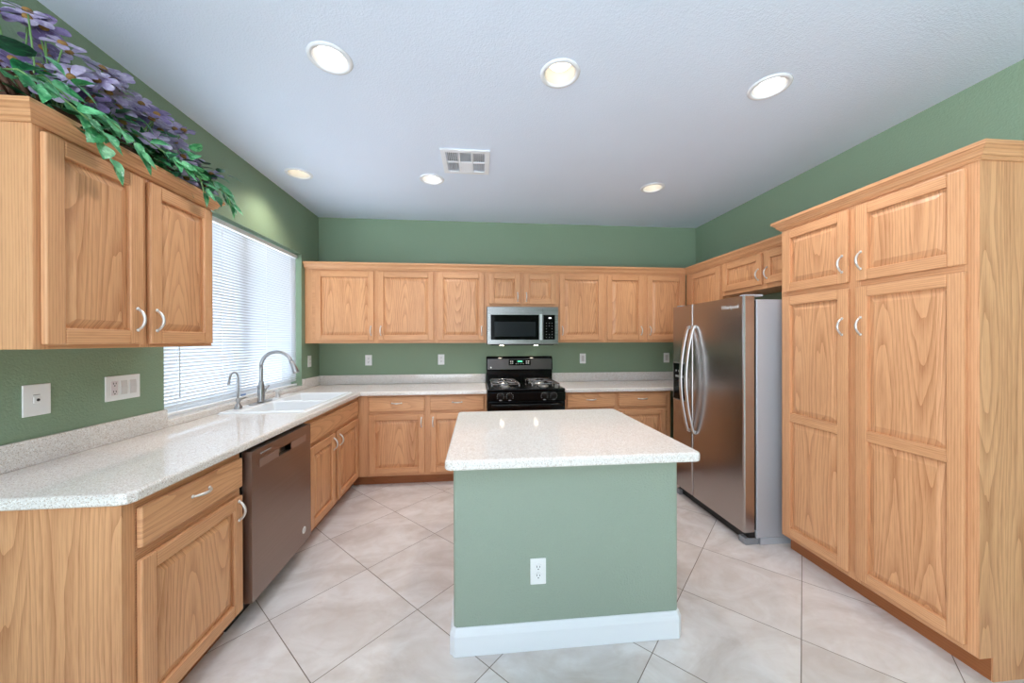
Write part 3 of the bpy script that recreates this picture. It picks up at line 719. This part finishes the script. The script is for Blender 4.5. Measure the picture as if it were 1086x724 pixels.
m = MB(); m.box(dx0+0.03, dx1-0.03, -0.0078, -0.0071, 1.065, 1.085)
for k in range(3): m.box(dx0+0.03+k*0.045, dx0+0.05+k*0.045, -0.0078, -0.0071, 1.115, 1.13)
m.build('dispenser_icons', GREYP, dp)
text_mesh('lettering', 'Whirlpool', 0.042, plain('chrome_lettering', lin(240,240,240), 0.25, 0.6), rd, (FY1-2.355, -0.0012, 1.628), (R90, 0, 0), 0.0008)
m = MB(); m.box(0.02, FW-0.02, 0.05, 0.0975, 0.012, 0.085); m.build('kick_grille', MATBLK, fr)
for x in (0.012, FW-0.075): 
    m = MB(); m.box(x, x+0.062, 0.020, 0.12, 0.0, 0.044); m.build('foot', plain('grey_foot', lin(135,137,142), 0.5), fr, 0.004)
m = MB(); m.box(0.004, FW-0.004, 0.125, 0.80, 0.001, 0.0445); m.build('base_skirt', FRIDGE_G, fr)
for x in (0.02, FW-0.075):
    m = MB(); m.box(x, x+0.055, 0.03, 0.16, 1.6945 if False else 1.695, 1.708); m.build('hinge_cover', FRIDGE_G, fr, 0.003)

# ------------------------------------------------------------------ island
IX0, IX1, IY0, IY1 = -0.113, 0.938, 1.583, 2.305
isl = empty('kitchen_island', ((IX0+IX1)/2, IY0, 0), 0, 'green painted kitchen island with white baseboard in the middle of the floor', 'island')
hx = (IX1-IX0)/2; dp_ = IY1-IY0
m = MB(); m.box(-hx, hx, 0, 0.60*dp_, 0.0, 0.8715); m.build('wall_base', GREEN_I, isl, 0.016, 4)
m = MB(); m.box(-hx+0.002, hx-0.002, 0.60*dp_+0.001, dp_, 0.10, 0.8715); m.box(-hx+0.002, hx-0.002, 0.60*dp_+0.001, dp_-0.07, 0.0, 0.0995); m.build('cabinet_body', OAK, isl)
for s_ in (-1, 1):
    a, e = (-hx+0.02, -0.012) if s_ < 0 else (0.012, hx-0.02)
    m = MB(); m.box(a, e, dp_+0.001, dp_+0.02, 0.13, 0.70, 0); m.build('door', OAK, isl, 0.004)
    m = MB(); m.box(a, e, dp_+0.001, dp_+0.02, 0.72, 0.855, 1); m.build('drawer', OAK, isl, 0.004)
m = MB(); BBP = [(0, 0.001), (0.016, 0.001), (0.016, 0.088), (0.013, 0.098), (0.010, 0.104), (0.007, 0.116), (0.004, 0.121), (0, 0.121)]
c_ = 0.012; m.sweep([(-hx-0.001, 0.59*dp_), (-hx-0.001, c_), (-hx+c_, -0.001), (hx-c_, -0.001), (hx+0.001, c_), (hx+0.001, 0.59*dp_)], [(o, z) for o, z in BBP], 0)
m.build('baseboard', TRIMW, isl)
m = MB(); x0, x1, y0, y1 = -0.137, 0.958, 1.428, 2.425; q = 0.022
m.prism([(x0+q,y0),(x1-q,y0),(x1-q*.3,y0+q*.3),(x1,y0+q),(x1,y1-q),(x1-q*.3,y1-q*.3),(x1-q,y1),(x0+q,y1),(x0+q*.3,y1-q*.3),(x0,y1-q),(x0,y0+q),(x0+q*.3,y0+q*.3)], 0.872, 0.9135)
tag(m.build('island_countertop', STONE, None, 0.012, 4), 'speckled white rectangular countertop resting on the green island', 'countertop')

# ------------------------------------------------------------------ outlets and switches (built facing -y)
def plate(name, w_, h_, loc, rz, label, cat, group=None):
    p = empty(name, loc, rz, label, cat, group)
    m = MB(); m.box(-w_/2, w_/2, -0.006, -0.0004, -h_/2, h_/2); m.build('cover_plate', WHITE, p, 0.002)
    return p
def duplex(p, cx=0.0, decor=False):
    if decor:
        m = MB(); m.box(cx-0.0165, cx+0.0165, -0.0082, -0.0062, -0.034, 0.034); rc = m.build('receptacle', plain('outlet_pinkish', lin(226,216,218), 0.4), p, 0.001)
        faces = [rc]*2
    else: faces = []
    for k, dz in enumerate((0.0195, -0.0195)):
        if not decor:
            m = MB(); m.lathe([(0.0165, 0), (0.0165, 0.0022), (0.0155, 0.0028)], (cx, -0.0062, dz), '-y', 24); rc = m.build('receptacle', WHITE, p)
        m = MB(); y0, y1 = -0.0095, -0.0083
        m.box(cx-0.0075, cx-0.0050, y0, y1, dz+0.000, dz+0.009); m.box(cx+0.0050, cx+0.0075, y0, y1, dz+0.000, dz+0.008); m.lathe([(0.0028, 0), (0.0028, 0.0012)], (cx, -0.0083, dz-0.007), '-y', 10)
        m.build('slots', SLOT, rc)
ROCK = plain('rocker_grey_white', lin(212,208,207), 0.4)
def rocker(p, cx=0.0, col=None):
    col = col or ROCK
    m = MB(); m.prism_x([(-0.0062, -0.034), (-0.0085, -0.034), (-0.0105, 0.0), (-0.0075, 0.034), (-0.0062, 0.034)], cx-0.0165, cx+0.0165); m.build('rocker_switch', col, p, 0.001)
o = plate('wall_outlet', 0.072, 0.117, (0.267, IY0, 0.350), 0, 'white duplex outlet on the green front of the island', 'outlet'); duplex(o)
o = plate('wall_outlet', 0.072, 0.117, (-1.223, YB, 1.180), 0, 'white outlet on the back wall nearest the window corner', 'outlet'); duplex(o)
o = plate('wall_outlet', 0.072, 0.117, (-0.422, YB, 1.182), 0, 'white outlet on the back wall just left of the black range', 'outlet'); duplex(o)
o = plate('wall_switch', 0.072, 0.117, (1.231, YB, 1.181), 0, 'white plate on the back wall just right of the black range', 'switch'); rocker(o)
o = plate('wall_switch', 0.072, 0.117, (2.270, YB, 1.183), 0, 'white plate on the back wall beside the left edge of the fridge', 'switch'); rocker(o)
o = plate('wall_switch', 0.072, 0.117, (XL, 3.854, 1.186), R90, 'white plate on the left wall between window and back corner', 'switch'); duplex(o)
o = plate('cable_jack_plate', 0.090, 0.124, (XL, 1.575, 1.166), R90, 'white cable jack plate on the left wall below the near cabinet', 'wall plate')
m = MB(); m.box(-0.013, 0.011, -0.0085, -0.0062, -0.012, 0.012); jk = m.build('jack', WHITE, o, 0.001)
m = MB(); m.lathe([(0.0055, 0), (0.0055, 0.0015)], (0.0, -0.0086, 0), '-y', 14); m.build('socket_hole', SLOT, jk)
m = MB(); m.box(-0.014, 0.008, -0.0068, -0.0062, 0.019, 0.022); m.build('print_line', GREYP, o)
o = plate('switch_plate', 0.170, 0.119, (XL, 1.918, 1.171), R90, 'wide white plate with outlet and two rocker switches, beside the window', 'switch')
duplex(o, -0.046, True); rocker(o, 0.0); rocker(o, 0.046)

# ------------------------------------------------------------------ ceiling fixtures
LAB = ['recessed ceiling light with cool white bulb nearest the flowers, front row left', 'warm recessed ceiling light in the middle of the front row',
       'cool white recessed ceiling light above the pantry, front row right', 'warm recessed ceiling light by the window wall, back row left',
       'cool white recessed ceiling light beside the air vent', 'warm recessed ceiling light above the fridge, back row right']
for (x, y, k), lb in zip(LIGHTS, LAB):
    e = empty('recessed_light', (x, y, ZCL), 0, lb, 'ceiling light', 'recessed ceiling lights')
    m = MB(); m.lathe([(0.0800, -0.0005), (0.1020, -0.0005), (0.1010, -0.004), (0.090, -0.008), (0.0790, -0.006), (0.0785, 0.002)], n=48, cap0=False, cap1=False); m.build('trim_ring', TRIMW, e)
    m = MB(); m.lathe([(0.0785, 0.001), (0.074, 0.035), (0.070, 0.064), (0.060, 0.0645)], n=40, cap0=False, cap1=False)
    m.build('baffle', plain('baffle_white', lin(205,202,198), 0.5), e)
    m = MB(); m.lathe([(0.0600, 0.0620), (0.0600, 0.056), (0.052, 0.047), (0.030, 0.041), (0.004, 0.039)], n=32, cap0=True, cap1=True); m.build('bulb', BULB_C if k == 'c' else BULB_W, e)
    ld = bpy.data.lights.new('lamp', 'SPOT'); ld.energy = LAMP_W; ld.spot_size = math.radians(125); ld.spot_blend = 0.8; ld.shadow_soft_size = 0.05
    ld.color = (1.0, 0.98, 0.97) if k == 'c' else (1.0, 0.90, 0.76)
    lo = bpy.data.objects.new('lamp', ld); COL.objects.link(lo); lo.parent = e; lo.location = (0, 0, -0.012)

ve = empty('air_vent', (-0.090, 2.714, ZCL), 0, 'white square air supply vent in the ceiling', 'vent')
h = 0.178
m = MB(); i_ = 0.142; zz0, zz1 = -0.012, -0.0005
m.box(-h, -i_, -h, h, zz0, zz1); m.box(i_, h, -h, h, zz0, zz1); m.box(-i_, i_, -h, -i_, zz0, zz1); m.box(-i_, i_, i_, h, zz0, zz1)
for x in (-0.047, 0.047): m.box(x-0.007, x+0.007, -i_, i_, zz0+0.001, zz1)
for xa, xb in ((-i_, -0.054), (-0.040, 0.040), (0.054, i_)): m.box(xa, xb, -0.008, 0.008, zz0+0.001, zz1)
m.build('frame', TRIMW, ve, 0.002)
m = MB(); m.box(-i_+0.002, i_-0.002, -i_+0.002, i_-0.002, 0.060, 0.065); m.build('duct_backing', DUCT, ve)
def louver(x0, x1, y0, y1, along):
    m = MB(); n = 7
    for k in range(n):
        if along == 'y':
            c_ = x0+(x1-x0)*(k+0.5)/n; d_ = 0.005 if (x0+x1) > 0 else -0.005
            m.quadloft([[(c_-d_-0.0007, y0, -0.010), (c_-d_+0.0007, y0, -0.010), (c_+d_+0.0007, y0, 0.008), (c_+d_-0.0007, y0, 0.008)], [(c_-d_-0.0007, y1, -0.010), (c_-d_+0.0007, y1, -0.010), (c_+d_+0.0007, y1, 0.008), (c_+d_-0.0007, y1, 0.008)]])
        else:
            c_ = y0+(y1-y0)*(k+0.5)/n; d_ = -0.006
            m.quadloft([[(x0, c_+d_-0.0007, -0.010), (x0, c_+d_+0.0007, -0.010), (x0, c_-d_+0.0007, 0.008), (x0, c_-d_-0.0007, 0.008)], [(x1, c_+d_-0.0007, -0.010), (x1, c_+d_+0.0007, -0.010), (x1, c_-d_+0.0007, 0.008), (x1, c_-d_-0.0007, 0.008)]])
    m.build('louvers', TRIMW, ve)
for xa, xb, al in ((-i_, -0.054, 'y'), (-0.040, 0.040, 'x'), (0.054, i_, 'y')):
    louver(xa, xb, -i_, -0.008, al)
    if al == 'y': louver(xa, xb, 0.008, i_, al)
m = MB(); m.box(-0.040, 0.040, 0.008, i_, -0.0105, -0.006); m.box(-0.034, -0.028, 0.06, 0.075, -0.016, -0.0106); m.build('damper_plate', TRIMW, ve)

# ------------------------------------------------------------------ flower arrangement on the near cabinet
fl = empty('flower_arrangement', (-1.575, 1.66, 2.1065), 0, 'artificial purple flowers and trailing ivy in a dark basket on the near left cabinet', 'flowers')
OX, OY, OZ = -1.575, 1.66, 2.1065
def L(x, y, z): return Vector((x-OX, y-OY, z-OZ))
m = MB(); rings = []
for z_, kx, ky in ((0.0, 0.085, 0.30), (0.05, 0.10, 0.33), (0.11, 0.115, 0.355), (0.125, 0.118, 0.36), (0.125, 0.105, 0.345), (0.03, 0.085, 0.31)):
    rings.append([(kx*math.cos(2*PI*k/40), ky*math.sin(2*PI*k/40), z_) for k in range(40)])
m.quadloft(rings, 0, True, True, True); m.build('basket', WICKER, fl)
m = MB()
for s_ in range(2):
    pts = [(0.045*math.cos(a*2)+0.01*s_, -0.335-0.045*math.sin(a)+0.03*s_, 0.10+0.14*math.sin(a)+0.012*s_) for a in [PI*k/10 for k in range(11)]]
    m.tube(pts, 0.009, 8); m.build('basket_handle', TWIG, fl); m = MB()
for k in range(26):
    a = random.uniform(0, 2*PI); y = random.uniform(-0.36, 0.36)
    p = Vector((0.08*math.cos(a), y, 0.10)); q = p+Vector((random.uniform(0.0, 0.10), random.uniform(-0.14, 0.14), random.uniform(0.02, 0.10)))
    m.tube([p, (p+q)/2+Vector((0,0,0.02)), q], 0.004, 6)
m.build('twigs', TWIG, fl)['kind'] = 'stuff'
def basis(n):
    n = n.normalized(); a = Vector((0,0,1)) if abs(n.z) < 0.9 else Vector((1,0,0)); s_ = n.cross(a).normalized(); return s_, s_.cross(n).normalized(), n
def add_leaf(m, base_, d, up, L_, W_, mi=0, fold=0.25, droop=0.3, shape=None):
    d = d.normalized(); s_ = d.cross(up); s_ = s_.normalized() if s_.length > 1e-3 else Vector((1,0,0)); u_ = s_.cross(d).normalized()
    prof = shape or [(0.0, 0.30), (0.06, 0.80), (0.22, 1.0), (0.45, 0.90), (0.70, 0.58), (0.90, 0.20), (1.0, 0.02)]
    rows = []
    for t_, w__ in prof:
        c_ = base_ + d*(L_*t_) - u_*(droop*L_*t_*t_); off = s_*(W_/2*w__); lift = u_*(fold*W_/2*w__)
        rows.append([m.bm.verts.new(c_-off+lift), m.bm.verts.new(c_), m.bm.verts.new(c_+off+lift)])
    for a, e in zip(rows[:-1], rows[1:]):
        for k in range(2):
            f = m.bm.faces.new((a[k], a[k+1], e[k+1], e[k])); f.material_index = mi; f.smooth = True
def flower(pos, nrm, size, dark):
    m = MB(); s_, u_, n = basis(nrm); np_ = random.choice((5, 6, 7)); a0 = random.uniform(0, 6)
    for k in range(np_):
        a = a0+2*PI*k/np_; d = s_*math.cos(a)+u_*math.sin(a)+n*random.uniform(0.05, 0.35)
        add_leaf(m, pos+d*0.006, d, n, size*random.uniform(0.9, 1.08), size*0.66, 0, 0.15, 0.18, [(0.0, 0.25), (0.25, 0.62), (0.55, 0.95), (0.78, 1.0), (0.92, 0.75), (1.0, 0.30)])
    R = [[pos+(s_*math.cos(2*PI*k/10)+u_*math.sin(2*PI*k/10))*r+n*h for k in range(10)] for r, h in ((0.012, -0.002), (0.013, 0.004), (0.009, 0.010), (0.002, 0.012))]
    m.quadloft(R, 1, True, True, True)
    return m.build('flower', [PETAL_D if dark else PETAL, CORE], fl)
stems = MB(); random.seed(5)
FL = []
for k in range(64):
    t_ = (k+0.5)/64
    y = 1.31+0.78*t_+random.uniform(-0.03, 0.03); x = random.choice((-1.62, -1.56, -1.50, -1.45))+random.uniform(-0.02, 0.02)
    ztop = 2.50 if t_ < 0.6 else 2.50-0.20*(t_-0.6)/0.4
    z = ztop+random.uniform(-0.17, 0.06) - (x+1.62)*0.40
    FL.append((x, y, z))
for k, (x, y, z) in enumerate(FL):
    p = L(x, y, z); nrm = Vector((0.55+random.uniform(-0.3, 0.4), -0.55+random.uniform(-0.4, 0.4), 0.55+random.uniform(-0.25, 0.5)))
    flower(p, nrm, random.uniform(0.046, 0.060), random.random() < 0.30)
    b0 = L(-1.575+random.uniform(-0.05, 0.05), 1.66+(y-1.66)*0.85, 2.20); pm = (b0+p)/2+Vector((random.uniform(-.02,.02), random.uniform(-.02,.02), 0.01))
    q = p - nrm.normalized()*0.006
    stems.tube([b0, pm, q], 0.0026, 6)
fol = MB(); random.seed(8)
# dense leaves over the basket
for k in range(210):
    y = random.uniform(1.28, 2.10); x = random.uniform(-1.66, -1.375); z = random.uniform(2.20, 2.40)-(x+1.66)*0.25
    d = Vector((random.uniform(-0.1, 1.0), random.uniform(-0.9, 0.9), random.uniform(-0.5, 0.5)))
    add_leaf(fol, L(x, y, z), d, Vector((0.3, -0.2, 1)), random.uniform(0.06, 0.095), random.uniform(0.035, 0.06), 1 if random.random() < 0.45 else 0)
# big leaf at the near end
add_leaf(fol, L(-1.50, 1.30, 2.33), Vector((0.5, -0.8, 0.1)), Vector((0,0,1)), 0.15, 0.11, 1)
# trailing vines over the crown
VINES = [[(-1.50,1.30,2.26),(-1.42,1.30,2.27),(-1.36,1.35,2.20),(-1.345,1.40,2.12),(-1.345,1.45,2.05)],
         [(-1.50,1.42,2.27),(-1.40,1.46,2.25),(-1.35,1.52,2.19),(-1.345,1.56,2.14)],
         [(-1.48,1.24,2.24),(-1.40,1.22,2.23),(-1.35,1.26,2.20),(-1.34,1.34,2.17),(-1.34,1.42,2.14)],
         [(-1.50,1.70,2.27),(-1.42,1.76,2.27),(-1.37,1.82,2.23),(-1.345,1.86,2.18),(-1.345,1.88,2.13)],
         [(-1.50,1.90,2.28),(-1.44,1.99,2.27),(-1.40,2.06,2.24),(-1.37,2.09,2.19),(-1.37,2.11,2.15)],
         [(-1.52,2.00,2.30),(-1.47,2.10,2.28),(-1.44,2.16,2.24),(-1.43,2.20,2.20)],
         [(-1.50,1.55,2.28),(-1.41,1.64,2.26),(-1.365,1.72,2.22),(-1.345,1.76,2.20)]]
for V in VINES:
    P_ = [L(*p) for p in V]; stems.tube(P_, 0.0030, 6)
    for a, e in zip(P_[:-1], P_[1:]):
        for q in (0.2, 0.75):
            p = a.lerp(e, q)+Vector((0.004, 0, 0)); d = (e-a).normalized()*0.3+Vector((random.uniform(0.1, 0.6), random.uniform(-0.9, 0.9), random.uniform(-0.8, 0.2)))
            add_leaf(fol, p, d, Vector((1.0, -0.1, 0.5)), random.uniform(0.06, 0.085), random.uniform(0.042, 0.060), 0, 0.2, 0.1)
    add_leaf(fol, P_[-1], (P_[-1]-P_[-2])+Vector((0.005,0,-0.02)), Vector((1,0,0.4)), 0.07, 0.045, 0, 0.2, 0.1)
fo = fol.build('foliage', [LEAF, LEAF_D], fl); fo['kind'] = 'stuff'
stems.build('stems', STEM, fl)
